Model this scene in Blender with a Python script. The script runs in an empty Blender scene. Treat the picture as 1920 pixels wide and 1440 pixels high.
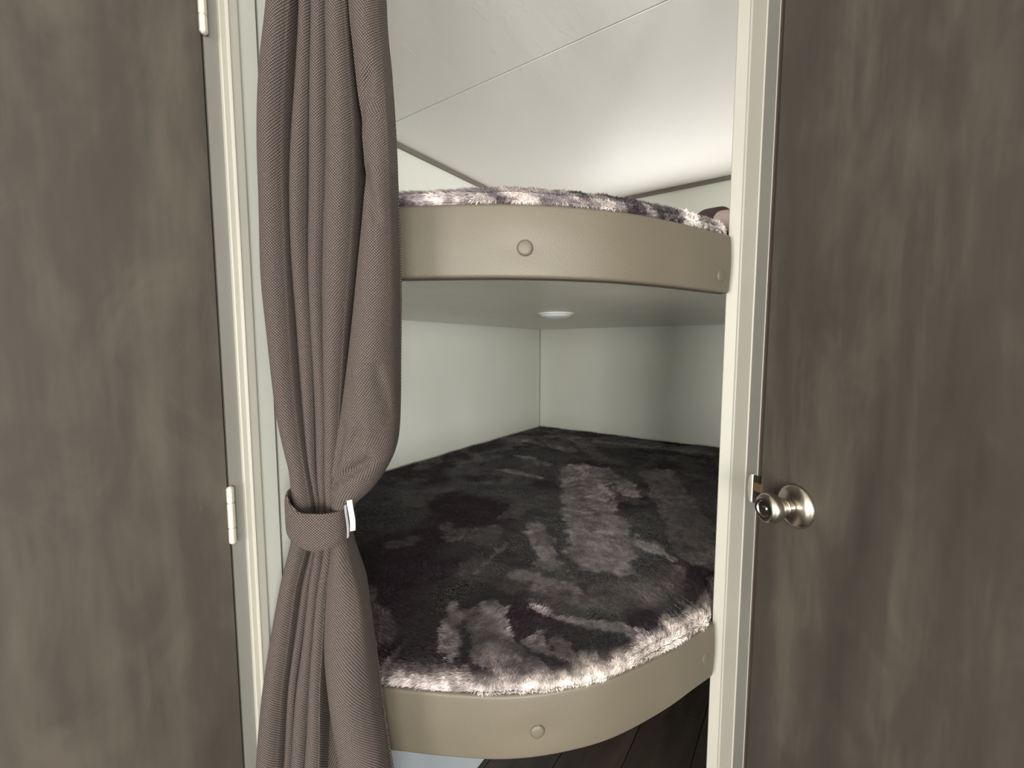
import bpy, bmesh, math, random
import numpy as np
from math import sin, cos, pi, radians, sqrt
from mathutils import Vector, Matrix

random.seed(7); RNG = np.random.default_rng(7)
S = 1.08          # every length below is multiplied by this to reach metres
EYE = 1.0         # eye height over the floor in those units
scene = bpy.context.scene
COL = scene.collection

# ------------------------------------------------------------------ camera
F_PX, TILT, YAW = 802.1, radians(4.87), radians(34.67)
CAM = np.array([1.335, -2.231, EYE])
FWD = np.array([-sin(YAW)*cos(TILT), cos(YAW)*cos(TILT), -sin(TILT)])
RGT = np.array([cos(YAW), sin(YAW), 0.0]); UPV = np.cross(RGT, FWD)
cd = bpy.data.cameras.new('camera'); co = bpy.data.objects.new('camera', cd); COL.objects.link(co)
cd.sensor_width = 36.0; cd.lens = F_PX/1920*36.0; cd.clip_start = 0.02
co.matrix_world = Matrix(((RGT[0], UPV[0], -FWD[0], CAM[0]*S), (RGT[1], UPV[1], -FWD[1], CAM[1]*S),
                          (RGT[2], UPV[2], -FWD[2], CAM[2]*S), (0, 0, 0, 1)))
scene.camera = co
scene.view_settings.view_transform = 'Standard'; scene.view_settings.look = 'None'
scene.view_settings.gamma = 1.0; scene.view_settings.use_curve_mapping = False
scene.view_settings.exposure = -0.08

# ------------------------------------------------------------------ world and daylight
world = bpy.data.worlds.new('sky'); scene.world = world; world.use_nodes = True
world.node_tree.nodes['Background'].inputs[0].default_value = (0.75, 0.85, 1.0, 1)
world.node_tree.nodes['Background'].inputs[1].default_value = 0.6

def area(name, loc, direction, sx, sy, power, color):
    l = bpy.data.lights.new(name, 'AREA'); l.shape = 'RECTANGLE'; l.size = sx*S; l.size_y = sy*S
    l.energy = power; l.color = color
    o = bpy.data.objects.new(name, l); COL.objects.link(o)
    o.location = Vector(loc)*S
    o.rotation_euler = Vector(direction).to_track_quat('-Z', 'Y').to_euler()
    return o
# daylight entering by the window of the living area behind the camera, by its side window,
# and by the small window over the upper bunk
area('daylight_rear_window', (2.95, -5.13, 0.85), (0, 1, 0), 1.10, 1.00, 120, (1.0, 0.97, 0.91))
area('daylight_side_window', (3.73, -3.90, 0.75), (-1, 0, 0), 1.30, 1.05, 185, (0.99, 0.97, 0.92))
area('fill_glass_door', (0.45, -5.13, 0.70), (0, 1, 0), 1.50, 1.20, 190, (1.0, 0.97, 0.91))  # added fill light for the right door; its glass door is invented
area('daylight_bunk_window', (0.76, -0.025, 1.375), (0, -1, 0), 0.72, 0.18, 5.5, (1.0, 0.98, 0.94))

# ------------------------------------------------------------------ helpers
def lin(r, g, b):
    def f(c):
        c /= 255.0
        return c/12.92 if c <= 0.04045 else ((c+0.055)/1.055)**2.4
    return (f(r), f(g), f(b), 1.0)

class NT:
    def __init__(self, name):
        self.m = bpy.data.materials.new(name); self.m.use_nodes = True
        self.t = self.m.node_tree; self.b = self.t.nodes['Principled BSDF']
    def n(self, kind, **kw):
        nd = self.t.nodes.new('ShaderNode'+kind)
        for k, v in kw.items():
            if k.startswith('i_'):
                key = k[2:]
                nd.inputs[int(key) if key.isdigit() else key.replace('_', ' ')].default_value = v
            else: setattr(nd, k, v)
        return nd
    def l(self, a, ao, b, bi): self.t.links.new(a.outputs[ao], b.inputs[bi])
    def set(self, **kw):
        for k, v in kw.items(): self.b.inputs[k.replace('_', ' ')].default_value = v
    def coords(self, scale=(1, 1, 1), out='Object'):
        tc = self.n('TexCoord'); mp = self.n('Mapping'); mp.inputs['Scale'].default_value = scale
        self.l(tc, out, mp, 'Vector'); return mp
    def noise(self, mp, scale, detail=3, rough=0.55, dist=0.0):
        nz = self.n('TexNoise', i_Scale=scale, i_Detail=detail, i_Roughness=rough, i_Distortion=dist)
        self.l(mp, 'Vector', nz, 'Vector'); return nz
    def ramp(self, src, so, stops):
        r = self.n('ValToRGB'); e = r.color_ramp.elements
        while len(e) < len(stops): e.new(0.5)
        for el, (p, c) in zip(e, stops): el.position = p; el.color = c
        self.l(src, so, r, 'Fac'); return r
    def bump(self, src, so, strength, dist):
        b = self.n('Bump', i_Strength=strength, i_Distance=dist)
        self.l(src, so, b, 'Height'); self.l(b, 'Normal', self.b, 'Normal'); return b

def simple(name, c1, c2, nscale=6, rough=0.5, bump_scale=None, bump=0.1, bdist=0.001, metal=0.0, spec=None, detail=4, stretch=(1, 1, 1)):
    t = NT(name); mp = t.coords(stretch); nz = t.noise(mp, nscale, detail)
    r = t.ramp(nz, 'Fac', [(0.35, lin(*c1)), (0.68, lin(*c2))]); t.l(r, 'Color', t.b, 'Base Color')
    t.set(Roughness=rough, Metallic=metal)
    if spec is not None: t.b.inputs['Specular IOR Level'].default_value = spec
    if bump_scale:
        n2 = t.noise(mp, bump_scale, 3); t.bump(n2, 'Fac', bump, bdist)
    return t.m

def door_material():
    t = NT('dark_driftwood_laminate')
    a = t.coords((1, 1, 0.16)); b = t.coords((1, 1, 0.45)); c = t.coords((1, 1, 0.05))
    n1 = t.noise(a, 9, 4, 0.6, 0.4); n2 = t.noise(b, 14, 5, 0.65, 0.8); n3 = t.noise(c, 150, 2, 0.5)
    m1 = t.n('Math', operation='MULTIPLY_ADD'); t.l(n2, 'Fac', m1, 0); m1.inputs[1].default_value = 0.55; t.l(n1, 'Fac', m1, 2)
    m2 = t.n('Math', operation='MULTIPLY_ADD'); t.l(n3, 'Fac', m2, 0); m2.inputs[1].default_value = 0.12; t.l(m1, 'Value', m2, 2)
    r = t.ramp(m2, 'Value', [(0.52, lin(48, 44, 39)), (0.80, lin(61, 56, 50)), (1.0, lin(77, 71, 63))])
    t.l(r, 'Color', t.b, 'Base Color'); t.set(Roughness=0.55); t.b.inputs['Specular IOR Level'].default_value = 0.35
    t.bump(n2, 'Fac', 0.10, 0.002); return t.m

def wall_material(name, c1, c2, rough=0.55):
    t = NT(name); mp = t.coords(); lo = t.noise(mp, 3.0, 3)
    r = t.ramp(lo, 'Fac', [(0.3, lin(*c1)), (0.7, lin(*c2))]); t.l(r, 'Color', t.b, 'Base Color')
    t.set(Roughness=rough)
    w = t.noise(t.coords((1, 1, 1)), 420, 2); w2 = t.noise(t.coords((1, 1, 0.15)), 600, 2)
    ad = t.n('Math', operation='ADD'); t.l(w, 'Fac', ad, 0); t.l(w2, 'Fac', ad, 1)
    t.bump(ad, 'Value', 0.10, 0.0008); return t.m

def ceiling_material():
    t = NT('white_ceiling_vinyl'); mp = t.coords(); lo = t.noise(mp, 2.0, 2)
    r = t.ramp(lo, 'Fac', [(0.3, lin(240, 240, 235)), (0.7, lin(244, 243, 239))]); t.l(r, 'Color', t.b, 'Base Color')
    t.set(Roughness=0.55)
    s = t.noise(t.coords((1, 0.45, 1)), 34, 4, 0.55, 0.6)
    rr = t.ramp(s, 'Fac', [(0.52, (0, 0, 0, 1)), (0.70, (1, 1, 1, 1))])
    t.bump(rr, 'Color', 0.16, 0.0022); return t.m

def weave_material(name='brown_woven_cloth', per=0.0018):
    t = NT(name)
    uv = t.n('UVMap'); sp = t.n('SeparateXYZ'); t.l(uv, 'UV', sp, 'Vector')
    nz = t.noise(uv_map(t, uv, 260), 1.0, 3)
    def wave(src, out, k, ph=0.0):
        m = t.n('Math', operation='MULTIPLY_ADD'); t.l(src, out, m, 0); m.inputs[1].default_value = k; m.inputs[2].default_value = ph
        s = t.n('Math', operation='SINE'); t.l(m, 'Value', s, 0); return s
    k = pi/per
    su, sv = wave(sp, 'X', k), wave(sp, 'Y', k*1.0)
    pr = t.n('Math', operation='MULTIPLY'); t.l(su, 'Value', pr, 0); t.l(sv, 'Value', pr, 1)      # checker of over and under
    # rounded thread bodies
    au = t.n('Math', operation='ABSOLUTE'); t.l(su, 'Value', au, 0)
    av = t.n('Math', operation='ABSOLUTE'); t.l(sv, 'Value', av, 0)
    body = t.n('Math', operation='MULTIPLY'); t.l(au, 'Value', body, 0); t.l(av, 'Value', body, 1)
    sel = t.n('MapRange'); sel.inputs['From Min'].default_value = -0.35; sel.inputs['From Max'].default_value = 0.35; t.l(pr, 'Value', sel, 'Value')
    jit = t.n('Math', operation='MULTIPLY_ADD'); t.l(nz, 'Fac', jit, 0); jit.inputs[1].default_value = 0.9; t.l(sel, 'Result', jit, 2)
    r = t.ramp(jit, 'Value', [(0.20, lin(31, 26, 25)), (0.55, lin(52, 44, 42)), (1.0, lin(118, 103, 96))])
    dk = t.n('Mix', data_type='RGBA'); t.l(body, 'Value', dk, 0)
    t.l(r, 'Color', dk, 7); dk.inputs[6].default_value = lin(14, 11, 11)
    mr = t.n('MapRange'); mr.inputs['From Max'].default_value = 0.45; t.l(body, 'Value', mr, 'Value'); t.l(mr, 'Result', dk, 0)
    t.l(dk, 2, t.b, 'Base Color'); t.set(Roughness=0.9)
    hb = t.n('Math', operation='MULTIPLY_ADD'); t.l(sel, 'Result', hb, 0); hb.inputs[1].default_value = 0.35; t.l(body, 'Value', hb, 2)
    t.bump(hb, 'Value', 0.8, 0.0010); return t.m
def uv_map(t, uv, k):
    mp = t.n('Mapping'); mp.inputs['Scale'].default_value = (k, k, k); t.l(uv, 'UV', mp, 'Vector'); return mp

def vinyl_material(name, c1, c2, rough=0.5):
    t = NT(name); mp = t.coords(); lo = t.noise(mp, 5, 2)
    r = t.ramp(lo, 'Fac', [(0.3, lin(*c1)), (0.7, lin(*c2))]); t.l(r, 'Color', t.b, 'Base Color')
    t.set(Roughness=rough)
    v = t.n('TexVoronoi', i_Scale=520.0); t.l(mp, 'Vector', v, 'Vector')
    t.bump(v, 'Distance', 0.22, 0.0008); return t.m

def fur_material():
    t = NT('plush_fur'); a = t.n('VertexColor', layer_name='tone'); t.l(a, 'Color', t.b, 'Base Color')
    t.set(Roughness=0.75); t.b.inputs['Sheen Weight'].default_value = 0.25; t.b.inputs['Sheen Roughness'].default_value = 0.4
    t.b.inputs['Specular IOR Level'].default_value = 0.25
    return t.m

def plank_material():
    t = NT('dark_plank_vinyl'); mp = t.coords((1, 0.12, 1)); nz = t.noise(mp, 30, 5, 0.6, 0.5)
    r = t.ramp(nz, 'Fac', [(0.3, lin(40, 34, 30)), (0.7, lin(66, 57, 50))]); t.l(r, 'Color', t.b, 'Base Color')
    t.set(Roughness=0.42); t.bump(nz, 'Fac', 0.1, 0.001); return t.m

M = dict(
    door=door_material(),
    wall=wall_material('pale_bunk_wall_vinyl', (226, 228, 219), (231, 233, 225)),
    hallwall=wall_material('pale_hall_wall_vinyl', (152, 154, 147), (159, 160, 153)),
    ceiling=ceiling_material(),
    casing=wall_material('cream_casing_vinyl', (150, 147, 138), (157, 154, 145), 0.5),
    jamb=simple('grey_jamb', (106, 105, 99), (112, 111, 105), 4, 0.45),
    brown_matte=simple('dark_brown_matte', (70, 60, 54), (78, 67, 60), 8, 0.7),  # gap shade of the right door as colour; button rings use it too
    dark=simple('dark_gap', (22, 18, 16), (30, 25, 22), 4, 0.8),
    moulding=simple('grey_moulding', (112, 106, 98), (120, 114, 106), 8, 0.5),
    vinyl=vinyl_material('taupe_vinyl', (85, 79, 67), (91, 84, 72)),
    deck=vinyl_material('pale_deck_vinyl', (214, 210, 196), (220, 216, 203), 0.26),
    cloth=weave_material(),
    fur=fur_material(),
    plank=plank_material(),
    nickel=simple('satin_nickel', (176, 168, 156), (190, 182, 170), 30, 0.24, metal=1.0),
    steel=simple('bright_hinge_steel', (206, 200, 186), (222, 216, 202), 20, 0.32, metal=0.55),
    brass=simple('brass_bolt', (196, 160, 120), (210, 172, 132), 20, 0.35, metal=0.9),
    white=simple('white_plastic', (228, 230, 230), (236, 238, 238), 5, 0.4),
    lens=simple('milky_lens', (236, 240, 242), (242, 246, 248), 5, 0.3),
    tab=simple('white_hook_tape', (178, 177, 182), (188, 187, 192), 60, 0.8, bump_scale=900, bump=0.3),
    pillow=simple('dark_brown_fleece', (62, 46, 44), (76, 58, 56), 40, 0.9, bump_scale=300, bump=0.4, bdist=0.002),
    pillow2=simple('dusty_pink_cotton', (176, 158, 152), (188, 170, 164), 20, 0.85, bump_scale=200, bump=0.2),
    box=simple('white_panel', (150, 158, 164), (156, 164, 170), 4, 0.5),
)
gl = NT('clear_glass'); gl.set(Roughness=0.02); gl.b.inputs['Transmission Weight'].default_value = 1.0; M['glass'] = gl.m

def empty(name, loc):
    o = bpy.data.objects.new(name, None); COL.objects.link(o); o.location = Vector(loc)*S; o.empty_display_size = 0.05
    return o

def link(name, me, loc, parent):
    o = bpy.data.objects.new(name, me); COL.objects.link(o)
    o.location = Vector(loc)*S
    if parent is not None:
        o.parent = parent
        o.location = Vector(loc)*S - world_loc(parent)
    return o
def world_loc(o):
    v = Vector(o.location)
    while o.parent is not None:
        o = o.parent; v += o.location
    return v

def mk(name, verts, faces, mat, parent=None, smooth=False, uv=None, origin=None):
    V = np.asarray(verts, float)
    if origin is None:
        origin = np.array([(V[:, 0].min()+V[:, 0].max())/2, (V[:, 1].min()+V[:, 1].max())/2, V[:, 2].min()])
    me = bpy.data.meshes.new(name)
    me.from_pydata(((V-origin)*S).tolist(), [], faces)
    if uv is not None:
        lay = me.uv_layers.new(name='UVMap'); idx = np.empty(len(me.loops), int); me.loops.foreach_get('vertex_index', idx)
        lay.data.foreach_set('uv', (np.asarray(uv)[idx]*S).ravel())
    me.materials.append(M[mat]); 
    bm = bmesh.new(); bm.from_mesh(me); bmesh.ops.recalc_face_normals(bm, faces=bm.faces); bm.to_mesh(me); bm.free()
    if smooth: me.polygons.foreach_set('use_smooth', [True]*len(me.polygons))
    me.update()
    return link(name, me, origin, parent)

class MB:
    def __init__(self): self.v = []; self.f = []
    def add(self, v, f):
        n = len(self.v); self.v += [tuple(p) for p in v]; self.f += [tuple(i+n for i in q) for q in f]; return self
    def box(self, a, b, bev=0.0):
        x0, y0, z0 = a; x1, y1, z1 = b
        if bev <= 0:
            v = [(x, y, z) for x in (x0, x1) for y in (y0, y1) for z in (z0, z1)]
            return self.add(v, [(0, 1, 3, 2), (4, 6, 7, 5), (0, 4, 5, 1), (2, 3, 7, 6), (0, 2, 6, 4), (1, 5, 7, 3)])
        bm = bmesh.new(); bmesh.ops.create_cube(bm, size=1)
        for q in bm.verts: q.co = Vector(((x0+x1)/2+q.co.x*(x1-x0), (y0+y1)/2+q.co.y*(y1-y0), (z0+z1)/2+q.co.z*(z1-z0)))
        bmesh.ops.bevel(bm, geom=bm.edges[:], offset=bev, segments=2, affect='EDGES', profile=0.5)
        bm.verts.index_update(); self.add([q.co[:] for q in bm.verts], [[q.index for q in f.verts] for f in bm.faces]); bm.free(); return self
    def prism(self, poly, z0, z1):
        n = len(poly)
        v = [(x, y, z0) for x, y in poly]+[(x, y, z1) for x, y in poly]
        return self.add(v, [tuple(range(n))[::-1], tuple(range(n, 2*n))]+[(i, (i+1) % n, n+(i+1) % n, n+i) for i in range(n)])
    def lathe(self, c, axis, prof, seg=32):
        """prof: list of (distance along axis, radius)"""
        a = Vector(axis).normalized(); h = Vector((0, 0, 1)) if abs(a.z) < 0.9 else Vector((1, 0, 0))
        e1 = a.cross(h).normalized(); e2 = a.cross(e1); c = Vector(c); v = []; f = []
        for d, r in prof:
            for k in range(seg):
                t = 2*pi*k/seg; v.append((c+a*d+(e1*cos(t)+e2*sin(t))*max(r, 1e-5))[:])
        for i in range(len(prof)-1):
            for k in range(seg): f.append((i*seg+k, i*seg+(k+1) % seg, (i+1)*seg+(k+1) % seg, (i+1)*seg+k))
        f.append(tuple(range(seg))); f.append(tuple((len(prof)-1)*seg+k for k in range(seg))[::-1])
        return self.add(v, f)
    def build(self, name, mat, parent=None, smooth=False, origin=None):
        return mk(name, self.v, self.f, mat, parent, smooth, origin=origin)

def tag(o, label=None, cat=None, group=None, kind=None):
    if label: o['label'] = label
    if cat: o['category'] = cat
    if group: o['group'] = group
    if kind: o['kind'] = kind
    return o
def struct(o, label=None, cat=None): return tag(o, label, cat, kind='structure')

def autosmooth(o, ang=35):
    me = o.data; me.polygons.foreach_set('use_smooth', [True]*len(me.polygons))
    bm = bmesh.new(); bm.from_mesh(me)
    for e in bm.edges:
        if len(e.link_faces) == 2 and e.calc_face_angle(0) > radians(ang): e.smooth = False
    bm.to_mesh(me); bm.free(); return o

def catmull(P, n):
    P = np.asarray(P, float); Q = np.vstack([2*P[0]-P[1], P, 2*P[-1]-P[-2]]); out = []
    m = len(P)-1
    for i in range(n):
        t = i/(n-1)*m; k = min(int(t), m-1); u = t-k
        a, b, c, d = Q[k], Q[k+1], Q[k+2], Q[k+3]
        out.append(0.5*((2*b)+(c-a)*u+(2*a-5*b+4*c-d)*u*u+(3*b-a-3*c+d)*u**3))
    return np.array(out)

# value noise in numpy, for fur tone and nap
def vnoise(p, seed=0):
    p = np.asarray(p, float); i = np.floor(p).astype(np.int64); f = p-i; f = f*f*(3-2*f)
    def h(x, y):
        n = (x*374761393+y*668265263+seed*1442695041) & 0xffffffff
        n = ((n ^ (n >> 13))*1274126177) & 0xffffffff
        return ((n ^ (n >> 16)) & 0xffff)/65535.0
    a = h(i[:, 0], i[:, 1]); b = h(i[:, 0]+1, i[:, 1]); c = h(i[:, 0], i[:, 1]+1); d = h(i[:, 0]+1, i[:, 1]+1)
    return (a*(1-f[:, 0])+b*f[:, 0])*(1-f[:, 1])+(c*(1-f[:, 0])+d*f[:, 0])*f[:, 1]
def fbm(p, seed=0, oct=4):
    s = np.zeros(len(p)); a = 0.5; p = np.asarray(p, float)
    for k in range(oct): s += a*vnoise(p*2**k+k*17.3, seed+k); a *= 0.5
    return s/(1-0.5**oct)

# ------------------------------------------------------------------ key dimensions (in units, floor = 0)
CEIL = EYE+0.78
XW = 0.76            # face of the hall wall with the left door
YB = -1.885          # foot end of the bunks
XP = 1.212           # inner face of the partition on the right
YP = -1.40           # its end
RX = 1.2326          # where its end face meets the slanted wall of the right door
U45 = np.array([0.70711, -0.70711]); N45 = np.array([-0.70711, -0.70711])
def P45(a, out=0.0):  # point on the slanted wall: a along it, out towards the hall
    return (RX+U45[0]*a+N45[0]*out, YP+U45[1]*a+N45[1]*out)
def slab45(a0, a1, o0, o1): return [P45(a0, o0), P45(a1, o0), P45(a1, o1), P45(a0, o1)]
X1, Y1 = P45(0.66)   # end of the slanted wall
XL, XR, YR = -1.30, 3.80, -5.20 # far walls of the living area
UP_D, UP_F0, UP_F1 = EYE+0.108, EYE+0.0925, EYE+0.189      # upper bunk: underside, fascia bottom and top
LO_D, LO_F0, LO_F1 = EYE-0.585, EYE-0.605, EYE-0.503

# ------------------------------------------------------------------ room shell
fl = MB().box((XL-0.1, YR-0.1, -0.06), (XR+0.1, 0.1, -0.006)).build('floor', 'dark'); struct(fl, 'dark brown plank floor under the bunks', 'floor')
pw, pl = 0.135, 1.3
proto = None
x = XL+0.02; i = 0
while x < XR-0.02:
    y = -0.02-(0.0 if i % 2 else pl*0.45); first = True
    ys = [-0.02] + [yy for yy in np.arange(y if i % 2 == 0 else y-pl*0.8, YR, -pl)] + [YR+0.02]
    for a, b in zip(ys[:-1], ys[1:]):
        if a-b < 0.05: continue
        MB().box((x+0.0012, b+0.0012, -0.006), (min(x+pw, XR)-0.0012, a-0.0012, 0.0)).build('plank', 'plank', fl)
    x += pw; i += 1

cl = MB().box((XL-0.1, YR-0.1, CEIL+0.008), (XR+0.1, 0.1, CEIL+0.05)).build('ceiling', 'dark'); struct(cl, 'white textured ceiling with a straight panel seam', 'ceiling')
for a, b in ((-1.1780, 0.0), (-2.67, -1.1828), (YR, -2.6725)):
    MB().box((0.0 if b > -2 else XL, a, CEIL), (XR, b, CEIL+0.008), 0.0004).build('ceiling_panel', 'ceiling', cl)

w = MB().box((-0.06, YB, 0), (0.0, -0.007, CEIL)).build('wall_left', 'wall'); struct(w, 'pale left bunk wall meeting the back corner', 'wall')
# back wall with the window over the upper bunk
wx0, wx1, wz0, wz1 = 0.37, 1.16, EYE+0.26, EYE+0.49
w = MB().box((-0.06, 0, 0), (wx0, 0.06, CEIL)).box((wx1, 0, 0), (1.75, 0.06, CEIL)).box((wx0, 0, 0), (wx1, 0.06, wz0)).box((wx0, 0, wz1), (wx1, 0.06, CEIL)).build('wall_back', 'wall')
struct(w, 'pale back wall of the bunk alcove', 'wall')
wn = MB().box((wx0, 0.0, wz0), (wx0+0.02, 0.05, wz1)).box((wx1-0.02, 0.0, wz0), (wx1, 0.05, wz1)).box((wx0+0.02, 0, wz0), (wx1-0.02, 0.05, wz0+0.02)).box((wx0+0.02, 0, wz1-0.02), (wx1-0.02, 0.05, wz1)).build('window_1', 'casing')
struct(wn, 'small window over the upper bunk', 'window')
MB().box((wx0+0.02, 0.03, wz0+0.02), (wx1-0.02, 0.034, wz1-0.02)).build('pane', 'glass', wn)
MB().box((-0.06, -0.0065, 0), (-0.002, 0.0, CEIL)).build('corner_seam', 'dark', bpy.data.objects['wall_left'])
# mouldings where wall and ceiling meet
m = MB().prism([(0, -0.0), (0, YB), (0.012, YB), (0.012, -0.012)], CEIL-0.018, CEIL).build('trim_1', 'moulding'); struct(m, 'grey moulding between left wall and ceiling', 'moulding')
m = MB().prism([(0.0, 0), (0.012, -0.012), (XP, -0.012), (XP, 0)], CEIL-0.018, CEIL).build('trim_2', 'moulding'); struct(m, 'grey moulding between back wall and ceiling', 'moulding')
# partition at the right side of the bunks
w = MB().prism([(XP+0.003, 0), (XP+0.003, YP+0.004), (RX-0.002, YP+0.004), (RX+0.01, YP+0.004), (RX+0.035, 0)], 0, CEIL).build('wall_right', 'wall'); struct(w, 'partition beside the right end of the bunks', 'wall')
# foot wall of the bunks behind the curtain
w = MB().box((-0.06, YB-0.03, 0), (XW-0.03, YB, CEIL)).build('wall_foot', 'wall'); struct(w, 'wall closing the foot end of the bunks', 'wall')

# hall wall with the left door (face x = XW)
DH = CEIL-0.10
G0, J1, C1, B1, L1 = -2.0095, -1.993, -1.972, -1.951, -1.9475
DY = -2.56           # latch edge of the left door
hw = MB().box((XW-0.03, L1, 0), (XW, YB, CEIL))
hw.box((XW-0.03, B1, 0), (XW-0.006, L1, CEIL))
hw.box((XW-0.03, -2.67, 0), (XW, DY-0.025, CEIL)).box((XL, -2.67, 0), (XW-0.03, -2.64, CEIL)).box((XW-0.03, DY-0.025, DH+0.02), (XW, B1, CEIL))
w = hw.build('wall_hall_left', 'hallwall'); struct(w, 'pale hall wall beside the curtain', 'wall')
MB().box((XW-0.006, B1-0.0002, 0), (XW-0.0045, L1+0.0002, CEIL)).build('panel_joint', 'dark', w)
b = MB().box((XW-0.03, C1, 0), (XW+0.003, B1, CEIL), 0.0008).build('batten', 'hallwall', w)
# casing: two flats with a bead between them
def casing_left():
    prof = [(J1, XW-0.01), (J1, XW+0.0050), (J1+0.001, XW+0.0060), (-1.9868, XW+0.0062), (-1.9858, XW+0.0082), (-1.9842, XW+0.0088),
            (-1.9832, XW+0.0070), (-1.9735, XW+0.0060), (C1, XW+0.0052), (C1, XW-0.01)]
    mb = MB(); n = len(prof)
    v = [(x, y, 0.0) for y, x in prof]+[(x, y, DH+0.035) for y, x in prof]
    mb.add(v, [tuple(range(n)), tuple(range(n, 2*n))[::-1]]+[(i, (i+1) % n, n+(i+1) % n, n+i) for i in range(n)])
    mb.box((XW, DY-0.04, DH+0.012), (XW+0.006, J1, DH+0.035)).box((XW, DY-0.045, 0), (XW+0.006, DY-0.022, DH+0.035))
    return mb
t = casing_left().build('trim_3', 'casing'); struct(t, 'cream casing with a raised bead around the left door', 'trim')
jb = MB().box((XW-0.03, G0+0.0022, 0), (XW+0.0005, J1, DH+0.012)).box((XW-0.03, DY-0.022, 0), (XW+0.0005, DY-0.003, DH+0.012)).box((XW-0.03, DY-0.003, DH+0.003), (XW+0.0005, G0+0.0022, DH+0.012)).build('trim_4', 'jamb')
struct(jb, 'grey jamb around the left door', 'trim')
d1 = MB().box((XW-0.03, DY, 0.01), (XW-0.0005, G0, DH), 0.0008).build('door_1', 'door'); struct(d1, 'dark grey wooden door with bright hinges on the left', 'door')
def hinge(z0, parent):
    h = MB()
    L = 0.070; e = [0, 0.27, 0.72, 1.0]
    yc = G0+0.0011; xc = XW+0.0035
    root = MB().box((XW-0.001, yc-0.0006, z0), (xc, yc+0.0006, z0+L)).build('hinge', 'steel', parent)
    for a, b in zip(e[:-1], e[1:]):
        g = 0.0004
        r = 0.0042
        MB().lathe((xc, yc, z0), (0, 0, 1), [(a*L+g, r*0.88), (a*L+g+0.0008, r), (b*L-g-0.0008, r), (b*L-g, r*0.88)], 16).build('knuckle', 'steel', root, smooth=False)
    MB().lathe((xc, yc, z0), (0, 0, 1), [(-0.0012, 0.002), (0.0, 0.0032), (L, 0.0032), (L+0.0012, 0.002)], 12).build('pin', 'steel', root)
    return root
for z0 in (EYE-0.2395, EYE+0.349, 0.16): hinge(z0, d1)

# slanted wall with the right door
A_J0, A_J1, A_D0 = 0.0345, 0.0585, 0.0680
A_D1 = A_D0+0.50
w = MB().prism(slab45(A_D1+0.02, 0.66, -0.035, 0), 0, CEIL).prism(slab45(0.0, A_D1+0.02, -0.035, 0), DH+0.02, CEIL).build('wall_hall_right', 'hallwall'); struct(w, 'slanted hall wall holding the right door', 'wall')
# corner casing: one leg on the partition end, one on the slanted wall, bead on the corner
def casing_right():
    q = [(XP, YP+0.03), (XP, YP+0.001), (XP+0.001, YP), (RX-0.0022, YP), (RX-0.0012, YP-0.0016), (RX+0.0004, YP-0.0022), P45(0.0022, 0.0012), P45(0.0026, 0.0),
         P45(A_J0-0.001, 0.0), P45(A_J0, -0.001), P45(A_J0, -0.03), (RX+0.02, YP+0.03)]
    return MB().prism(q, 0, CEIL)
t = casing_right().build('trim_5', 'casing'); struct(t, 'cream corner casing between the bunks and the right door', 'trim')
jb = MB().prism(slab45(A_J0, A_J1-0.002, -0.035, -0.002), 0, DH+0.012).prism(slab45(A_D1+0.003, A_D1+0.02, -0.035, -0.002), 0, DH+0.012).prism(slab45(A_J1-0.002, A_D1+0.003, -0.035, -0.002), DH+0.003, DH+0.015).build('trim_6', 'jamb')
struct(jb, 'grey jamb beside the right door', 'trim')
MB().prism([P45(A_J1-0.002, -0.035), P45(A_J1-0.002, -0.003), P45(A_J1-0.0004, -0.0022), P45(A_J1, -0.003), P45(A_J1, -0.035)], 0, DH+0.012).build('edge_bead', 'casing', jb)
MB().prism([P45(A_J1, -0.034), P45(A_D0+0.02, -0.034), P45(A_D0+0.02, -0.031), P45(A_J1+0.001, -0.031), P45(A_J1+0.001, -0.0035), P45(A_J1, -0.0035)], 0, DH).build('stop_with_gap_shade', 'brown_matte', jb)  # door stop, with a dark strip on the jamb return for gap shade
d2 = MB().prism([P45(A_D0, -0.03), P45(A_D0, -0.0025), P45(A_D0+0.0008, -0.0015), P45(A_D1, -0.0015), P45(A_D1, -0.03)], 0.01, DH).build('door_2', 'door'); struct(d2, 'dark grey wooden door with a round nickel knob on the right', 'door')
def hinge45(z0, parent):
    x, y = P45(A_D1+0.0015, 0.003)
    r = MB().lathe((x, y, z0), (0, 0, 1), [(0, 0.003), (0.001, 0.0042), (0.069, 0.0042), (0.07, 0.003)], 14).build('hinge', 'steel', parent)
for z0 in (0.16, EYE-0.24, EYE+0.35): hinge45(z0, d2)
# knob set
AK, ZK = 0.1385, EYE-0.2300
kx, ky = P45(AK, -0.0015); ax = (N45[0], N45[1], 0)
kn = MB().lathe((kx, ky, ZK), ax, [(0, 0.031), (0.0015, 0.0318), (0.004, 0.0315), (0.007, 0.0295), (0.0105, 0.0245), (0.0130, 0.0180), (0.0150, 0.0130)], 48).build('knob_set', 'nickel', d2, smooth=False); autosmooth(kn, 30)
kn2 = MB().lathe((kx, ky, ZK), ax, [(0.0140, 0.0112), (0.0200, 0.0112), (0.0215, 0.0128), (0.0225, 0.0128), (0.0235, 0.0118), (0.028, 0.0135), (0.033, 0.0175), (0.039, 0.0208), (0.045, 0.0218), (0.050, 0.0210), (0.0535, 0.0190), (0.0555, 0.0165), (0.0562, 0.0135), (0.0560, 0.0120), (0.0545, 0.0105), (0.0540, 0.0060), (0.0540, 0.0)], 48).build('knob', 'nickel', kn); autosmooth(kn2, 30)
MB().lathe((kx, ky, ZK), ax, [(0.0535, 0.0045), (0.0552, 0.0042), (0.0556, 0.002), (0.0556, 0.0)], 20).build('lock_button', 'nickel', kn2)
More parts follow.
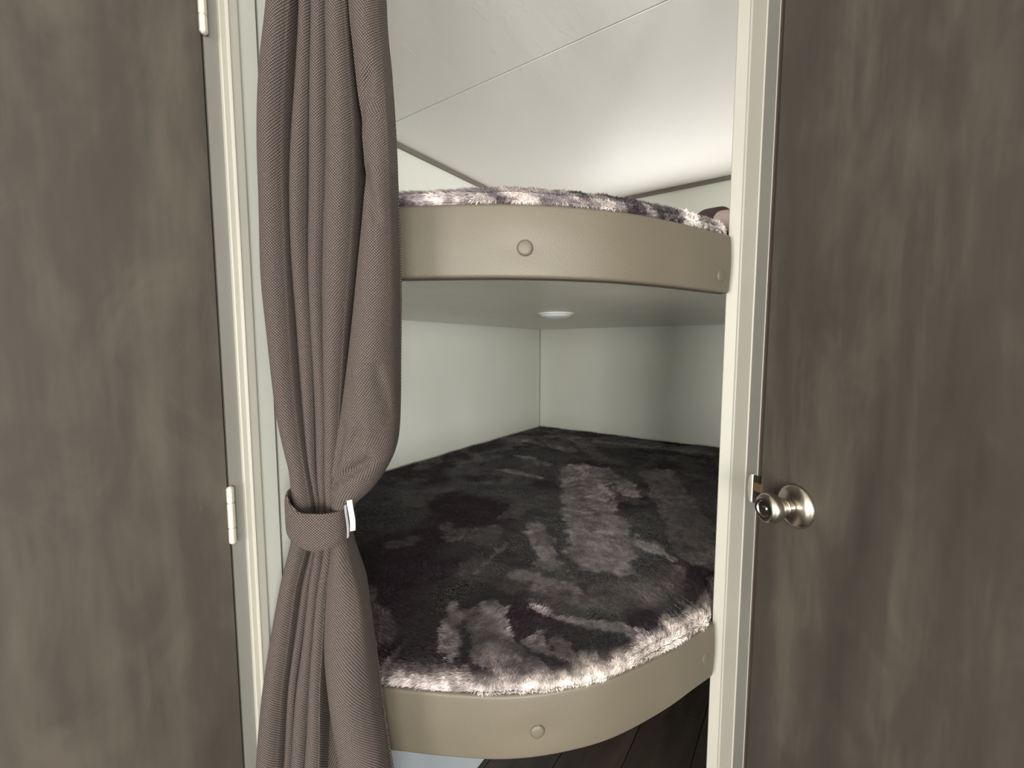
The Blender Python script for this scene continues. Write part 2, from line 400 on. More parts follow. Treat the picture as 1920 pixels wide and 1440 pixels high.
# strike plate on the jamb with its curled lip, and the latch bolt across the gap
zs0, zs1 = EYE-0.256, EYE-0.208
def strike():
    mb = MB(); v = []; f = []; nz = 14; prof = [(A_J1-0.0055, -0.0030), (A_J1-0.0055, -0.0006), (A_J1-0.0065, 0.0006), (A_J1-0.0100, 0.0016), (A_J1-0.0140, 0.0012), (A_J1-0.0185, -0.0006)]
    for k in range(nz+1):
        t = k/nz; z = zs0+(zs1-zs0)*t; bow = sqrt(max(0, 1-(2*t-1)**2))
        for i, (a, o) in enumerate(prof):
            aa = a if i < 3 else A_J1-0.0065-(A_J1-0.0065-a)*(0.15+0.85*bow)
            x, y = P45(aa, o); v.append((x, y, z))
    m = len(prof)
    for k in range(nz):
        for i in range(m-1): f.append((k*m+i, k*m+i+1, (k+1)*m+i+1, (k+1)*m+i))
    return mb.add(v, f)
sp = strike().build('strike_plate', 'steel', jb, smooth=True); sp['label'] = 'curved nickel strike plate beside the knob'
sm = sp.modifiers.new('solid', 'SOLIDIFY'); sm.thickness = 0.0012*S; sm.offset = 0
MB().prism(slab45(A_J1-0.0060, A_J1+0.0014, -0.030, 0.0002), zs0+0.001, zs1-0.001).build('strike_recess', 'dark', jb)
MB().prism(slab45(A_J1-0.0025, A_D0+0.002, -0.014, 0.0012), ZK+0.006-0.010, ZK+0.006+0.004).build('latch_bolt', 'brass', d2)

# remaining walls of the living area behind the camera
w = MB().box((X1-0.0, Y1, 0), (XR, Y1+0.03, CEIL)).build('wall_front', 'hallwall'); struct(w, 'pale wall right of the slanted door wall', 'wall')
def holed(axis, c0, c1, a0, a1, holes):      # wall slab along an axis with openings (a0, a1, z0, z1)
    mb = MB(); cur = a0
    def bx(p, q, z0, z1): mb.box((p, c0, z0), (q, c1, z1)) if axis == 'x' else mb.box((c0, p, z0), (c1, q, z1))
    for (h0, h1, z0, z1) in holes:
        bx(cur, h0, 0, CEIL); bx(h0, h1, 0, z0); bx(h0, h1, z1, CEIL); cur = h1
    bx(cur, a1, 0, CEIL); return mb
def window(name, axis, c0, c1, a0, a1, z0, z1, label):
    mb = MB(); t = 0.03
    def bx(p, q, za, zb, d0, d1):
        return ((p, d0, za), (q, d1, zb)) if axis == 'x' else ((d0, p, za), (d1, q, zb))
    for q in (bx(a0, a0+t, z0, z1, c0, c1), bx(a1-t, a1, z0, z1, c0, c1), bx(a0+t, a1-t, z0, z0+t, c0, c1), bx(a0+t, a1-t, z1-t, z1, c0, c1)): mb.box(*q)
    o = struct(mb.build(name, 'casing'), label, 'window'); m = (c0+c1)/2
    MB().box(*bx(a0+t, a1-t, z0+t, z1-t, m-0.002, m+0.002)).build('pane', 'glass', o)
rw = holed('x', YR-0.06, YR, XL, XR+0.06, [(-0.35, 1.25, 0.04, 1.36), (2.35, 3.55, 0.30, 1.40)]).build('wall_rear', 'hallwall'); struct(rw, 'rear wall with an added glass door and a window', 'wall')
sw = holed('y', XR, XR+0.06, YR, Y1+0.03, [(-4.60, -3.20, 0.18, 1.32)]).build('wall_side', 'hallwall'); struct(sw, 'side wall with a wide window', 'wall')
lw = MB().box((XL-0.06, YR, 0), (XL, -2.64, CEIL)).build('wall_far_left', 'hallwall'); struct(lw, 'far left wall of the living area', 'wall')
window('window_2', 'x', YR-0.055, YR-0.005, 2.35, 3.55, 0.30, 1.40, 'wide window in the rear wall')
window('window_3', 'y', XR+0.005, XR+0.055, -4.60, -3.20, 0.18, 1.32, 'wide window in the side wall')
window('added_glass_door', 'x', YR-0.055, YR-0.005, -0.35, 1.25, 0.04, 1.36, 'added glass door in the rear wall for fill light')  # unseen opening added to carry the left fill light

# ------------------------------------------------------------------ bunks
ARC = catmull([(0.765, -1.889), (0.80, -1.872), (0.84, -1.851), (0.93, -1.803), (1.0, -1.759), (1.06, -1.705), (1.115, -1.637), (1.165, -1.543), (1.198, -1.462), (1.2120, -1.428), (1.2200, -1.4085)], 80)
def arc_frame():
    d = np.gradient(ARC, axis=0); d /= np.linalg.norm(d, axis=1)[:, None]
    return d, np.stack([d[:, 1], -d[:, 0]], 1)        # tangent, outward normal (towards the camera)
TAN, NRM = arc_frame()
SARC = np.concatenate([[0], np.cumsum(np.linalg.norm(np.diff(ARC, axis=0), axis=1))])

def bunk(name, zd, z0, z1, label, btns, dimples):
    root = empty(name, (0.6, -0.95, z0)); tag(root, label, 'bunk', 'curved bunks of the corner alcove')
    ht = z1-z0; r = 0.0055; prof = []
    for a in range(0, 91, 18): prof.append((-r+r*sin(radians(a)), z0+r-r*cos(radians(a))))
    for k in range(1, 12): t = k/12; prof.append((0.0022*sin(pi*t), z0+r+(ht-2*r)*t))
    for a in range(0, 91, 18): prof.append((-r+r*cos(radians(a)), z1-r+r*sin(radians(a))))
    prof += [(-0.020, z1), (-0.020, z0)]
    m = len(prof); v = []; f = []
    for i in range(len(ARC)):
        edge = min(1.0, (SARC[-1]-SARC[i])/0.012)
        rnd = 0.004*(1-sqrt(max(0, 1-(1-edge)**2)))
        for o, z in prof:
            dim = 0.0
            for (bs, bz) in dimples:
                dd = ((SARC[i]-bs)/0.045)**2+((z-bz)/0.020)**2
                dim += 0.0022*math.exp(-dd)
            oo = (o-dim-rnd) if o > -0.015 else o
            p = ARC[i]+NRM[i]*oo; v.append((p[0], p[1], z))
    for i in range(len(ARC)-1):
        for k in range(m): f.append((i*m+k, i*m+(k+1) % m, (i+1)*m+(k+1) % m, (i+1)*m+k))
    f.append(tuple(range(m))); f.append(tuple((len(ARC)-1)*m+k for k in range(m))[::-1])
    fa = mk('fascia', v, f, 'vinyl', root); autosmooth(fa, 50)
    inner = [(ARC[i]+NRM[i]*-0.010).tolist() for i in range(0, len(ARC)-4, 2)]
    poly = [(0.010, -0.006), (0.010, YB+0.003)]+[p for p in inner if p[0] < XP-0.003]+[(XP-0.002, YP-0.0), (XP-0.002, -0.006)]
    poly = [p for p in poly if True]
    dk = MB().prism(poly, zd, zd+0.028).build('deck', 'deck', root)
    for bs, bz in btns:
        i = int(np.argmin(abs(SARC-bs))); p = ARC[i]+NRM[i]*(-0.0005)
        bt = MB().lathe((p[0], p[1], bz), (NRM[i][0], NRM[i][1], 0), [(-0.002, 0.0102), (0.0012, 0.0105), (0.0026, 0.0098), (0.0036, 0.0075), (0.0040, 0.004), (0.0041, 0.0)], 28).build('button', 'vinyl', root); autosmooth(bt, 60)
        MB().lathe((p[0], p[1], bz), (NRM[i][0], NRM[i][1], 0), [(-0.001, 0.0112), (0.0011, 0.0110), (0.0012, 0.009)], 28).build('button_ring', 'brown_matte', bt)
    return root
def s_at(x, y): return float(SARC[np.argmin((ARC[:, 0]-x)**2+(ARC[:, 1]-y)**2)])
sA, sB = s_at(0.992, -1.765), s_at(1.208, -1.437)
bunk('bunk', UP_D, UP_F0, UP_F1, 'upper curved bunk with taupe padded fascia and round buttons, above the puck light',
     [(s_at(1.019, -1.746), EYE+0.1315), (sB, EYE+0.119)], [(s_at(1.019, -1.746), EYE+0.1315)])
bunk('bunk', LO_D, LO_F0, LO_F1, 'lower curved bunk with taupe padded fascia, low above the dark floor',
     [(s_at(1.036, -1.727), EYE-0.5615), (sB, EYE-0.556)], [(s_at(1.036, -1.727), EYE-0.5615)])

# ------------------------------------------------------------------ mattresses with plush covers
def bed_outline():
    arc = [(ARC[i]+NRM[i]*-0.012) for i in range(2, len(ARC)-9)]
    pts = [(0.012, -0.012), (0.012, YB+0.008)]
    out = []
    def seg(a, b, n):
        a = np.array(a); b = np.array(b)
        for k in range(n): out.append(a+(b-a)*k/n)
    seg((XP-0.012, -1.30), (XP-0.012, -0.012), 46); seg((XP-0.012, -0.012), (0.012, -0.012), 46); seg((0.012, -0.012), (0.012, YB+0.012), 66)
    seg((0.012, YB+0.012), arc[0], 30)
    sub = catmull(arc, 150); out += [p for p in sub]; seg(sub[-1], (XP-0.012, -1.30), 8)
    return np.array(out)
OUT = bed_outline(); BC = np.array([0.62, -0.93])

def dist_arc(p):
    d = np.full(len(p), 9.0)
    A = ARC[::2]
    for a in A: d = np.minimum(d, (p[:, 0]-a[0])**2+(p[:, 1]-a[1])**2)
    return np.sqrt(d)

# nap sheen painted into the lower cover's colour as pale patches: centre x, y, radii, turn, weight
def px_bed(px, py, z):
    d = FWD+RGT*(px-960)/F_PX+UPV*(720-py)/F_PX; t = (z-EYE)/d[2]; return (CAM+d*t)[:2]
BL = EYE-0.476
NAP_SHEEN = []
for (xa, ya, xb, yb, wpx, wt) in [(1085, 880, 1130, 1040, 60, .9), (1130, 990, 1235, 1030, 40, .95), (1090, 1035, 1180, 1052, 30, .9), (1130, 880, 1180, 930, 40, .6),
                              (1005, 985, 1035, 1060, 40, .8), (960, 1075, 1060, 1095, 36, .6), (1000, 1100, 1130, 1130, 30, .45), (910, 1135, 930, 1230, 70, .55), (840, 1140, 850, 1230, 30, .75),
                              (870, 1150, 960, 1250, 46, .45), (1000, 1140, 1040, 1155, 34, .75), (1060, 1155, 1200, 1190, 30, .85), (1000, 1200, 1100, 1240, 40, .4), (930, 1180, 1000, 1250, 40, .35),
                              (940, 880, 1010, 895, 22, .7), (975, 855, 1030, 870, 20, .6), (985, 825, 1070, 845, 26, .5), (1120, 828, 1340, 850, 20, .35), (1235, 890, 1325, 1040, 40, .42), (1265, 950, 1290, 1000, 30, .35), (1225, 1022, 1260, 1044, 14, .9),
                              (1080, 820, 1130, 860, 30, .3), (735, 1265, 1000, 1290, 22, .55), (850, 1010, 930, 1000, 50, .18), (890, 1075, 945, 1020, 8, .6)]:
    NAP_SHEEN.append((px_bed(xa, ya, BL), px_bed(xb, yb, BL), px_bed((xa+xb)/2+wpx/2, (ya+yb)/2, BL), wt))

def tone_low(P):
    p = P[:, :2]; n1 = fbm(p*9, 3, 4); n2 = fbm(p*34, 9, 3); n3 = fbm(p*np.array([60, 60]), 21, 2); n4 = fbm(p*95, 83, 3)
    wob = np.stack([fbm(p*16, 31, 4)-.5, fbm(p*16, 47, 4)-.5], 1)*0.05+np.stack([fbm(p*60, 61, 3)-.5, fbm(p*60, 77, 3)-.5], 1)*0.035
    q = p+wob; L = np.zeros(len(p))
    for a, b, c, wt in NAP_SHEEN:
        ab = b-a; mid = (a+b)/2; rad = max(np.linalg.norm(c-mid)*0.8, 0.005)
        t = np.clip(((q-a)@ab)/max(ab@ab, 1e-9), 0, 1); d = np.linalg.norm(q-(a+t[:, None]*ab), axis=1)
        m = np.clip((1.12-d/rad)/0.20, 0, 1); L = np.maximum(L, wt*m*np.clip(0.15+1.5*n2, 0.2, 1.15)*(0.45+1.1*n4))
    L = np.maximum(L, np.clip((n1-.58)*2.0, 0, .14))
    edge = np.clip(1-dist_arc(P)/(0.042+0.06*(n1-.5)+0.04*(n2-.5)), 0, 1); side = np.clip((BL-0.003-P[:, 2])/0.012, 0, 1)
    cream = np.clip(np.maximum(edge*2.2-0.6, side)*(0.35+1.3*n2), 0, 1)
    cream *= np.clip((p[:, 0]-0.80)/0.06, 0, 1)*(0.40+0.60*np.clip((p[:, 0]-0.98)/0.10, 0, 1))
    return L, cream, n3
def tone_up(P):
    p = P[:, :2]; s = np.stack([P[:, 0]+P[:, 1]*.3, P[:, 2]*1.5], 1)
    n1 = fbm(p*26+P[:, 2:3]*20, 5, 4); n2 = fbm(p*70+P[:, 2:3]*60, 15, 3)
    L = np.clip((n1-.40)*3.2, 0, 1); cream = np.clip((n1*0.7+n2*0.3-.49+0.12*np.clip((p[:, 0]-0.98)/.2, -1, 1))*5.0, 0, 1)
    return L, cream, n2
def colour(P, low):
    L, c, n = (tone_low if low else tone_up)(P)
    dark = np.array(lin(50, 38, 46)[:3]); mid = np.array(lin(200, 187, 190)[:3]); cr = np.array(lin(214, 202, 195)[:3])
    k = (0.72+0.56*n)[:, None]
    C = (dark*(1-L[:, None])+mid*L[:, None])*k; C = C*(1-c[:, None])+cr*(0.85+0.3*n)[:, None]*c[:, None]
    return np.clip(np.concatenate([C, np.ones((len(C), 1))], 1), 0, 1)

def plush(name, zf, rise, label, low, nfur, zdeck):
    root = empty(name, (0.6, -0.9, zdeck)); tag(root, label, 'mattress', 'plush covered bunk mattresses')
    prof = [(0.010, -(zf-zdeck)), (0.010, -0.004), (-0.003, 0.002), (-0.007, 0.005), (-0.007, 0.4), (-0.004, 0.62), (0.003, 0.80), (0.013, 0.92), (0.026, 0.985)]
    rings = []
    for k, (ins, h) in enumerate(prof): rings.append((ins, h if k < 4 else h*rise))
    n = len(OUT); V = []
    D = OUT-BC; LEN = np.linalg.norm(D, axis=1)
    wob = (fbm(np.stack([np.arange(n)*0.35, np.zeros(n)], 1), 91, 3)-.5)
    for ins, h in rings:
        P = OUT-D/LEN[:, None]*(ins+0.006*wob*(h > 0))[:, None]
        V.append(np.column_stack([P, np.full(n, zf+h)+0.010*wob*np.clip(h/rise, 0, 1)]))
    NR = 74
    for k in range(NR):
        t = (k+1)/(NR+1); r = (1-0.030/LEN)*(1-t**1.15)
        P = BC+D*r[:, None]
        z = zf+rise*(1-0.015*np.exp(-t*20))+np.zeros(n)
        bump = 0.010*(fbm(P*5.5, 40, 3)-.5)+0.004*(fbm(P*22, 44, 3)-.5)
        lim = np.minimum(1, t*12); edgew = np.clip((P[:, 0]-0.02)/0.08, 0, 1)*np.clip((-0.02-P[:, 1])/0.08, 0, 1)
        V.append(np.column_stack([P, z+bump*lim*edgew+0.010*wob*np.exp(-t*30)]))
    R = len(V); V = np.vstack(V+[np.array([[BC[0], BC[1], zf+rise]])])
    Fc = []
    for k in range(R-1):
        for i in range(n): j = (i+1) % n; Fc.append((k*n+i, k*n+j, (k+1)*n+j, (k+1)*n+i))
    for i in range(n): Fc.append(((R-1)*n+i, (R-1)*n+(i+1) % n, R*n))
    ob = mk('plush_cover', V, Fc, 'fur', root, smooth=True)
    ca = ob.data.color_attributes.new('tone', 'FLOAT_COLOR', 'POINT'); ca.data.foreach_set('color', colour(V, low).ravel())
    # fur: short strands laid along a wandering nap
    Q = np.array([q for q in Fc if len(q) == 4]); a, b, c, d = (V[Q[:, i]] for i in range(4))
    nr = np.cross(c-a, d-b); ar = np.linalg.norm(nr, axis=1); nr /= np.maximum(ar, 1e-12)[:, None]
    if np.mean(nr[:, 2]) < 0: nr = -nr
    cen = (a+b+c+d)/4; dc = np.linalg.norm(cen-CAM, axis=1)
    wgt = ar/dc**2.0
    if not low: wgt *= (dist_arc(cen) < 0.12)
    else: wgt *= np.where(cen[:, 2] < zf-0.004, 0, 1)
    side = (dist_arc(cen) < 0.03); wgt = wgt*np.where(side, 3.0, 1)
    pick = RNG.choice(len(Q), nfur, p=wgt/wgt.sum()); u = RNG.random((nfur, 1)); w_ = RNG.random((nfur, 1))
    B = (a[pick]*(1-u)+b[pick]*u)*(1-w_)+(d[pick]*(1-u)+c[pick]*u)*w_; N = nr[pick]
    ang = 2*pi*1.5*fbm(B[:, :2]*3.2, 70, 3)+0.9*(RNG.random(nfur)-.5)+2.0*(fbm(B[:, :2]*18, 73, 2)-.5)
    T = np.column_stack([np.cos(ang), np.sin(ang), np.zeros(nfur)])
    fall = np.column_stack([np.zeros((nfur, 2)), -np.ones(nfur)]); steep = np.clip(1.15-N[:, 2], 0, 1)[:, None]
    T = T+fall*steep*0.5*(RNG.random((nfur, 1))-0.15); T -= N*np.sum(T*N, 1)[:, None]; T /= np.linalg.norm(T, axis=1)[:, None]
    lift = (0.28+0.35*RNG.random(nfur))[:, None]; ln = (0.0075+0.005*RNG.random(nfur))[:, None]*(0.8 if low else 0.85)
    wd = (0.00045+0.0003*RNG.random(nfur))[:, None]*np.clip(np.linalg.norm(B-CAM, axis=1)/0.7, 0.9, 2.6)[:, None]
    W = np.cross(N, T)*wd
    mid = B+(T*0.55+N*lift*0.75)*ln; tip = B+(T*1.0+N*lift*0.9)*ln+np.cross(N, T)*ln*(RNG.random((nfur, 1))-.5)*0.3
    B = B-N*0.0005
    VV = np.stack([B-W, B+W, mid+W*0.8, mid-W*0.8, tip], 1).reshape(-1, 3)
    org = np.array([0.6, -0.9, zf])
    me = bpy.data.meshes.new('fur'); me.vertices.add(len(VV)); me.vertices.foreach_set('co', ((VV-org)*S).ravel())
    base = (np.arange(nfur)*5)[:, None]
    loops = np.concatenate([base+np.array([[0, 1, 2, 3]]), base+np.array([[3, 2, 4]])], 1).ravel()
    me.loops.add(len(loops)); me.loops.foreach_set('vertex_index', loops)
    st = np.stack([np.arange(nfur)*7, np.arange(nfur)*7+4], 1).ravel()
    me.polygons.add(nfur*2); me.polygons.foreach_set('loop_start', st)
    me.update(calc_edges=True); me.materials.append(M['fur'])
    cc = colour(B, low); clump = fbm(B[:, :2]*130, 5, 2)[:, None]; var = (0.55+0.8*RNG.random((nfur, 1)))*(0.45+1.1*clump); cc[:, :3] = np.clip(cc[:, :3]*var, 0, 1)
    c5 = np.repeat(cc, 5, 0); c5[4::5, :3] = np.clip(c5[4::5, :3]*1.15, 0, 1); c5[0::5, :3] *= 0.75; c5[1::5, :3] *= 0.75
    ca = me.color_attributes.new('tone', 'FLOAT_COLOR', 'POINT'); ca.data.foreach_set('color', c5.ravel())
    fo = link('fur', me, org, root); tag(fo, kind='stuff')
    return root
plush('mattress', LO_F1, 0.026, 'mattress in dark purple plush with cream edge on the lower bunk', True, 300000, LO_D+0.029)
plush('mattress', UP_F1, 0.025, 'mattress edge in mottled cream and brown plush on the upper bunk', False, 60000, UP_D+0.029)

# ------------------------------------------------------------------ things on the upper mattress
def cushion(name, c, sx, sy, sz, rot, mat, label, cat):
    bm = bmesh.new(); bmesh.ops.create_icosphere(bm, subdivisions=4, radius=1.0)
    v = []
    for q in bm.verts:
        x, y, z = q.co
        e = lambda t, p: math.copysign(abs(t)**p, t)
        x, y = e(x, .62), e(y, .62); flat = 1-0.42*max(abs(x), abs(y))**3; z = e(z, .8)*flat
        x, y, z = x*sx, y*sy, z*sz
        v.append((c[0]+x*cos(rot)-y*sin(rot), c[1]+x*sin(rot)+y*cos(rot), c[2]+z))
    f = [[q.index for q in fc.verts] for fc in bm.faces]; bm.free()
    o = mk(name, v, f, mat, None, smooth=True); return tag(o, label, cat)
zt = UP_F1+0.028
cushion('throw_pillow', (1.153, -1.18, zt+0.043), 0.045, 0.062, 0.042, 0.0, 'pillow', 'small dark brown fleece pillow peeking over the upper bunk edge', 'pillow')
cushion('throw_pillow', (1.186, -1.278, zt+0.026), 0.021, 0.030, 0.025, 0.0, 'pillow2', 'tiny dusty pink pillow in front of the dark brown one', 'pillow')

# ------------------------------------------------------------------ puck light under the upper bunk
px_, py_ = 0.668, -1.025
pk = MB().lathe((px_, py_, UP_D), (0, 0, -1), [(0, 0.059), (0.002, 0.060), (0.004, 0.059), (0.005, 0.054)], 48).build('puck_light', 'white'); autosmooth(pk, 40)
tag(pk, 'round white puck light under the upper bunk', 'light')
autosmooth(MB().lathe((px_, py_, UP_D), (0, 0, -1), [(0.003, 0.0535), (0.006, 0.0520), (0.011, 0.044), (0.0145, 0.032), (0.0165, 0.017), (0.017, 0.0)], 48).build('lens', 'lens', pk), 60)

# ------------------------------------------------------------------ white panel below the lower bunk
pn = MB().box((XW-0.045, YB+0.004, 0.002), (XW-0.026, -1.02, LO_D-0.002), 0.001).build('under_bunk_panel', 'box'); tag(pn, 'bluish white storage panel standing below the lower bunk', 'panel')

# ------------------------------------------------------------------ curtain
CC = np.array([0.845, -1.930]); FH = np.array([-sin(YAW), cos(YAW)])
def cpt(px, py):           # lateral place and height of a measured spot of the curtain
    d = FWD+RGT*(px-960)/F_PX+UPV*(720-py)/F_PX
    t = (CC-CAM[:2])@FH/(d[:2]@FH); p = CAM+d*t
    return (p[:2]-CC)@RGT[:2], p[2]
ROWS = [  # y: folds as (left, right) edges
    (-640, (522, 556), (558, 580), (582, 606), (608, 640), (646, 696)),
    (-300, (512, 552), (555, 578), (579, 607), (609, 648), (654, 704)),
    (0, (503, 549), (556, 577), (578, 610), (612, 655), (659, 712)),
    (120, (493, 545), (551, 576), (577, 610), (612, 662), (671, 724)),
    (240, (487, 541), (544, 575), (577, 610), (612, 668), (681, 733)),
    (340, (486, 539), (541, 575), (577, 611), (612, 670), (686, 736)),
    (500, (491, 541), (543, 574), (576, 606), (608, 664), (674, 738)),
    (640, (508, 552), (553, 579), (580, 607), (608, 651), (662, 741)),
    (780, (522, 566), (567, 585), (586, 608), (609, 641), (643, 743)),
    (840, (532, 572), (573, 588), (589, 607), (608, 636), (632, 738)),
    (880, (541, 576), (577, 590), (591, 606), (607, 630), (626, 722)),
    (920, (546, 582), (583, 594), (595, 607), (608, 627), (625, 694)),
    (950, (549, 586), (587, 597), (598, 609), (610, 626), (626, 661)),
    (980, (550, 586), (587, 597), (598, 610), (611, 627), (628, 653)),
    (1015, (547, 580), (581, 592), (593, 608), (609, 624), (625, 655)),
    (1060, (537, 569), (570, 583), (584, 604), (605, 620), (620, 664)),
    (1100, (528, 560), (561, 575), (576, 598), (599, 615), (616, 674)),
    (1200, (510, 549), (550, 562), (563, 586), (588, 611), (614, 688)),
    (1300, (494, 536), (538, 551), (552, 576), (578, 605), (624, 702)),
    (1440, (481, 526), (528, 544), (545, 569), (571, 600), (640, 721)),
    (1700, (458, 506), (509, 528), (530, 558), (561, 594), (662, 752)),
    (2100, (428, 482), (486, 508), (511, 542), (546, 584), (682, 782))]
CREASE = [(634, 896, 700, 858, 0.012, 0.0055), (655, 800, 640, 870, 0.008, 0.006), (668, 835, 690, 800, 0.005, 0.006), (690, 700, 700, 800, -0.004, 0.010), (700, 160, 672, 250, 0.006, 0.006), (715, 420, 690, 330, 0.006, 0.006), (720, 690, 735, 780, 0.004, 0.006)]
def curtain():
    base = []
    for row in ROWS:
        y = row[0]; pts = []
        for k, (a, b) in enumerate(row[1:]):
            sa, z = cpt(a, y); sb, _ = cpt(b, y); w = sb-sa
            amp = min(0.034, 0.60*w) if k < 4 else min(0.040, 0.48*w)
            lay = 0.006 if k in (1, 2) else 0.0
            if k == 4: lay = -0.004
            dv = min(0.034, 0.8*w+0.006)
            dl, dr = (0.046 if k == 4 else dv), (0.046 if k in (0, 3) else dv)
            pts += [(sa+0.04*w, lay+dl), (sa, lay), (sa+0.10*w, lay-0.55*amp), (sa+0.30*w, lay-0.92*amp), (sa+0.5*w, lay-amp), (sa+0.70*w, lay-0.92*amp), (sb-0.10*w, lay-0.55*amp), (sb, lay), (sb-0.04*w, lay+dr)]
        # the cloth runs on behind the last fold
        pts += [(pts[-1][0]-0.012, 0.030), (pts[0][0]+0.02, 0.034)]
        base.append((z, np.array(pts)))
    zs = np.array([b[0] for b in base]); C = np.stack([b[1] for b in base])       # rows x ctrl x 2
    NRW = 320; zt = np.linspace(CEIL-0.022, 0.015, NRW); out = []
    # smooth interpolation over height (Catmull over the row table)
    order = np.argsort(zs); zs_, C_ = zs[order], C[order]
    def at(z):
        k = int(np.clip(np.searchsorted(zs_, z)-1, 0, len(zs_)-2)); t = (z-zs_[k])/(zs_[k+1]-zs_[k]); t = float(np.clip(t, -0.5, 1.2))
        p0 = C_[max(k-1, 0)]; p1 = C_[k]; p2 = C_[k+1]; p3 = C_[min(k+2, len(zs_)-1)]
        h = zs_[k+1]-zs_[k]
        m1 = (p2-p0)/max(zs_[k+1]-zs_[max(k-1, 0)], 1e-6)*h; m2 = (p3-p1)/max(zs_[min(k+2, len(zs_)-1)]-zs_[k], 1e-6)*h
        t2, t3 = t*t, t**3
        return (2*t3-3*t2+1)*p1+(t3-2*t2+t)*m1+(-2*t3+3*t2)*p2+(t3-t2)*m2
    NC = 400; V = []; UV = []
    for z in zt:
        c = at(z); q = catmull(c, NC)
        # slow wander so no fold is ruler straight; extra soft dents on the big right fold
        kf = np.linspace(0, 1, NC)
        px = q[:, 0]+0.0012*np.sin(z*17+kf*9); dp = q[:, 1]
        big = np.exp(-((kf-0.88)/0.05)**2)
        dp = dp+big*(0.008*np.exp(-((z-(EYE-0.06))/0.05)**2)-0.006*np.exp(-((z-(EYE+0.03))/0.06)**2)+0.006*np.exp(-((z-(EYE-0.125))/0.028)**2)+0.004*np.sin(z*31))
        dp = dp+0.0015*np.sin(z*23+kf*14)
        for (xa, ya, xb, yb, dep, sg) in CREASE:
            la, za = cpt(xa, ya); lb, zb = cpt(xb, yb); ab = np.array([lb-la, zb-za]); w_ = np.column_stack([px-la, np.full(NC, z-za)])
            t_ = np.clip(w_@ab/(ab@ab), 0, 1); dd = np.linalg.norm(w_-t_[:, None]*ab, axis=1)
            dp = dp+(kf > 0.78)*(dp < 0.0)*dep*np.exp(-(dd/sg)**2)
        P = CC+px[:, None]*RGT[:2]+dp[:, None]*FH
        P[:, 0] = np.maximum(P[:, 0], XW+0.011)
        V.append(np.column_stack([P, np.full(NC, z)]))
        s = np.concatenate([[0], np.cumsum(np.hypot(np.diff(px), np.diff(dp)))]); ref = s[int(NC*0.45)]
        UV.append(np.column_stack([s-ref, np.full(NC, z)]))
    V = np.vstack(V); UV = np.vstack(UV); Fq = []
    for r in range(NRW-1):
        for c in range(NC-1): Fq.append((r*NC+c, r*NC+c+1, (r+1)*NC+c+1, (r+1)*NC+c))
    o = mk('curtain', V, Fq, 'cloth', None, smooth=True, uv=UV)
    return o
cu = curtain(); tag(cu, 'brown woven privacy curtain gathered in folds and tied at the middle', 'curtain')

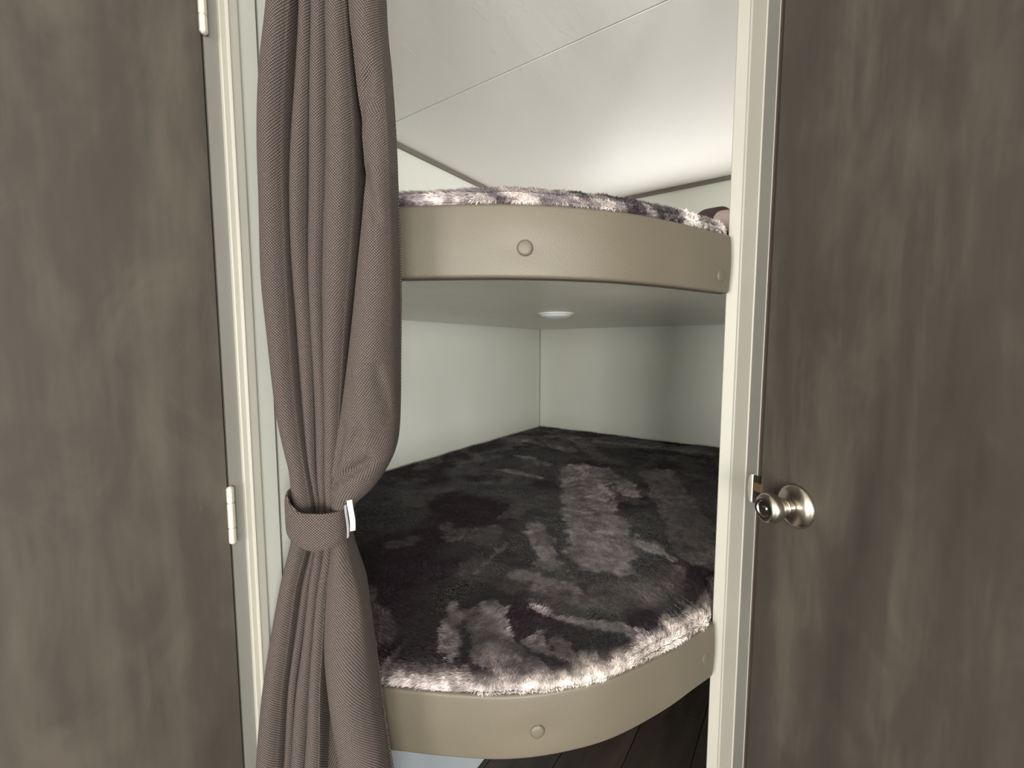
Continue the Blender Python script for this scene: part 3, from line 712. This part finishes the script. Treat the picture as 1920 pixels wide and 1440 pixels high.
def tieback():
    n = 96; V = []; UV = []; sa, _ = cpt(549, 980); sb, _ = cpt(656, 980); mid = (sa+sb)/2; hw = (sb-sa)/2
    NV = 14; s = 0; last = None
    zz = lambda px, py: cpt(px, py)[1]
    rows = []
    for i in range(n+1):
        t = 2*pi*i/n; cx, sy = cos(t), sin(t)            # t=0 right side, t=pi left, front at 3pi/2
        l = mid+hw*math.copysign(abs(cx)**0.72, cx); d = -0.004+0.027*math.copysign(abs(sy)**0.8, sy)
        front = max(0.0, -sy)
        u = (l-mid)/hw                                    # -1 left, 1 right
        top = zz(602, 946) + max(0, -u-0.25)**1.5*0.032 - 0.001*u; bot = zz(602, 1012) + max(0, -u-0.1)*0.018 + max(0, u-0.3)*0.008
        if sy > 0: top += 0.006*sy; bot += 0.006*sy
        if last is not None: s += math.hypot(l-last[0], d-last[1])
        last = (l, d); rows.append((l, d, top, bot, s))
    ring = []
    for (l, d, top, bot, s) in rows:
        r = math.hypot(l-mid, d+0.004) or 1; nl, nd = (l-mid)/r, (d+0.004)/r
        col = []
        for k in range(NV+1):
            t = k/NV; z = bot+(top-bot)*t; o = 0.0022*(1-abs(2*t-1)**6)
            p = CC+RGT[:2]*(l+nl*o)+FH*(d+nd*o); col.append((p[0], p[1], z, s, z))
        for k in range(NV, -1, -1):
            t = k/NV; z = bot+(top-bot)*t; o = -0.0018
            p = CC+RGT[:2]*(l+nl*o)+FH*(d+nd*o); col.append((p[0], p[1], z, s, z))
        ring.append(col)
    m = len(ring[0]); V = np.array([q for c in ring for q in c]); Fq = []
    for i in range(n):
        for k in range(m): Fq.append((i*m+k, i*m+(k+1) % m, (i+1)*m+(k+1) % m, (i+1)*m+k))
    o = mk('tieback', V[:, :3], Fq, 'cloth', None, smooth=True, uv=V[:, 3:]); autosmooth(o, 60); return o
tb = tieback(); tag(tb, 'woven brown tieback band cinching the curtain at the middle', 'tieback')
def tab(px0, px1, py0, py1, d0, lean, name):
    s0, z1 = cpt(px0, py0); s1, z0 = cpt(px1, py1); mb = MB(); v = []; f = []; n = 8
    for k in range(n+1):
        t = k/n; z = z0+(z1-z0)*t; w = 1-0.25*(2*t-1)**4
        for (l, d) in ((s0, d0), (s1, d0+0.003), (s1, d0+0.0045), (s0, d0+0.0018)):
            p = CC+RGT[:2]*(l+lean*(t-.5)+0.0008*sin(t*5))+FH*d; v.append((p[0], p[1], z))
    for k in range(n):
        for i in range(4): f.append((k*4+i, k*4+(i+1) % 4, (k+1)*4+(i+1) % 4, (k+1)*4+i))
    f += [(0, 1, 2, 3), (n*4+3, n*4+2, n*4+1, n*4)]
    o = mb.add(v, f).build(name, 'tab', tb); autosmooth(o, 50); return o
tab(667.5, 677, 925, 980, -0.0260, -0.002, 'hook_tape'); tab(664.5, 668, 932, 990, -0.0300, -0.001, 'hook_tape')

# curtain rail on the ceiling, following the bunk front
rail = MB(); pts = [CC+RGT[:2]*-0.085, CC+RGT[:2]*0.0, CC+RGT[:2]*0.09, (1.02, -1.80), (1.13, -1.68), (1.19, -1.55), (1.205, -1.44)]
RP = catmull([tuple(p) for p in pts], 40); d = np.gradient(RP, axis=0); d /= np.linalg.norm(d, axis=1)[:, None]; nn = np.stack([d[:, 1], -d[:, 0]], 1)
v = []; f = []
for i in range(40):
    for o, z in ((-0.008, CEIL-0.014), (0.008, CEIL-0.014), (0.008, CEIL), (-0.008, CEIL)):
        p = RP[i]+nn[i]*o; v.append((p[0], p[1], z))
for i in range(39):
    for k in range(4): f.append((i*4+k, i*4+(k+1) % 4, (i+1)*4+(k+1) % 4, (i+1)*4+k))
f += [(0, 1, 2, 3), (156, 157, 158, 159)]
tag(rail.add(v, f).build('curtain_rail', 'white'), 'white curved curtain rail on the ceiling above the bunk front', 'rail')
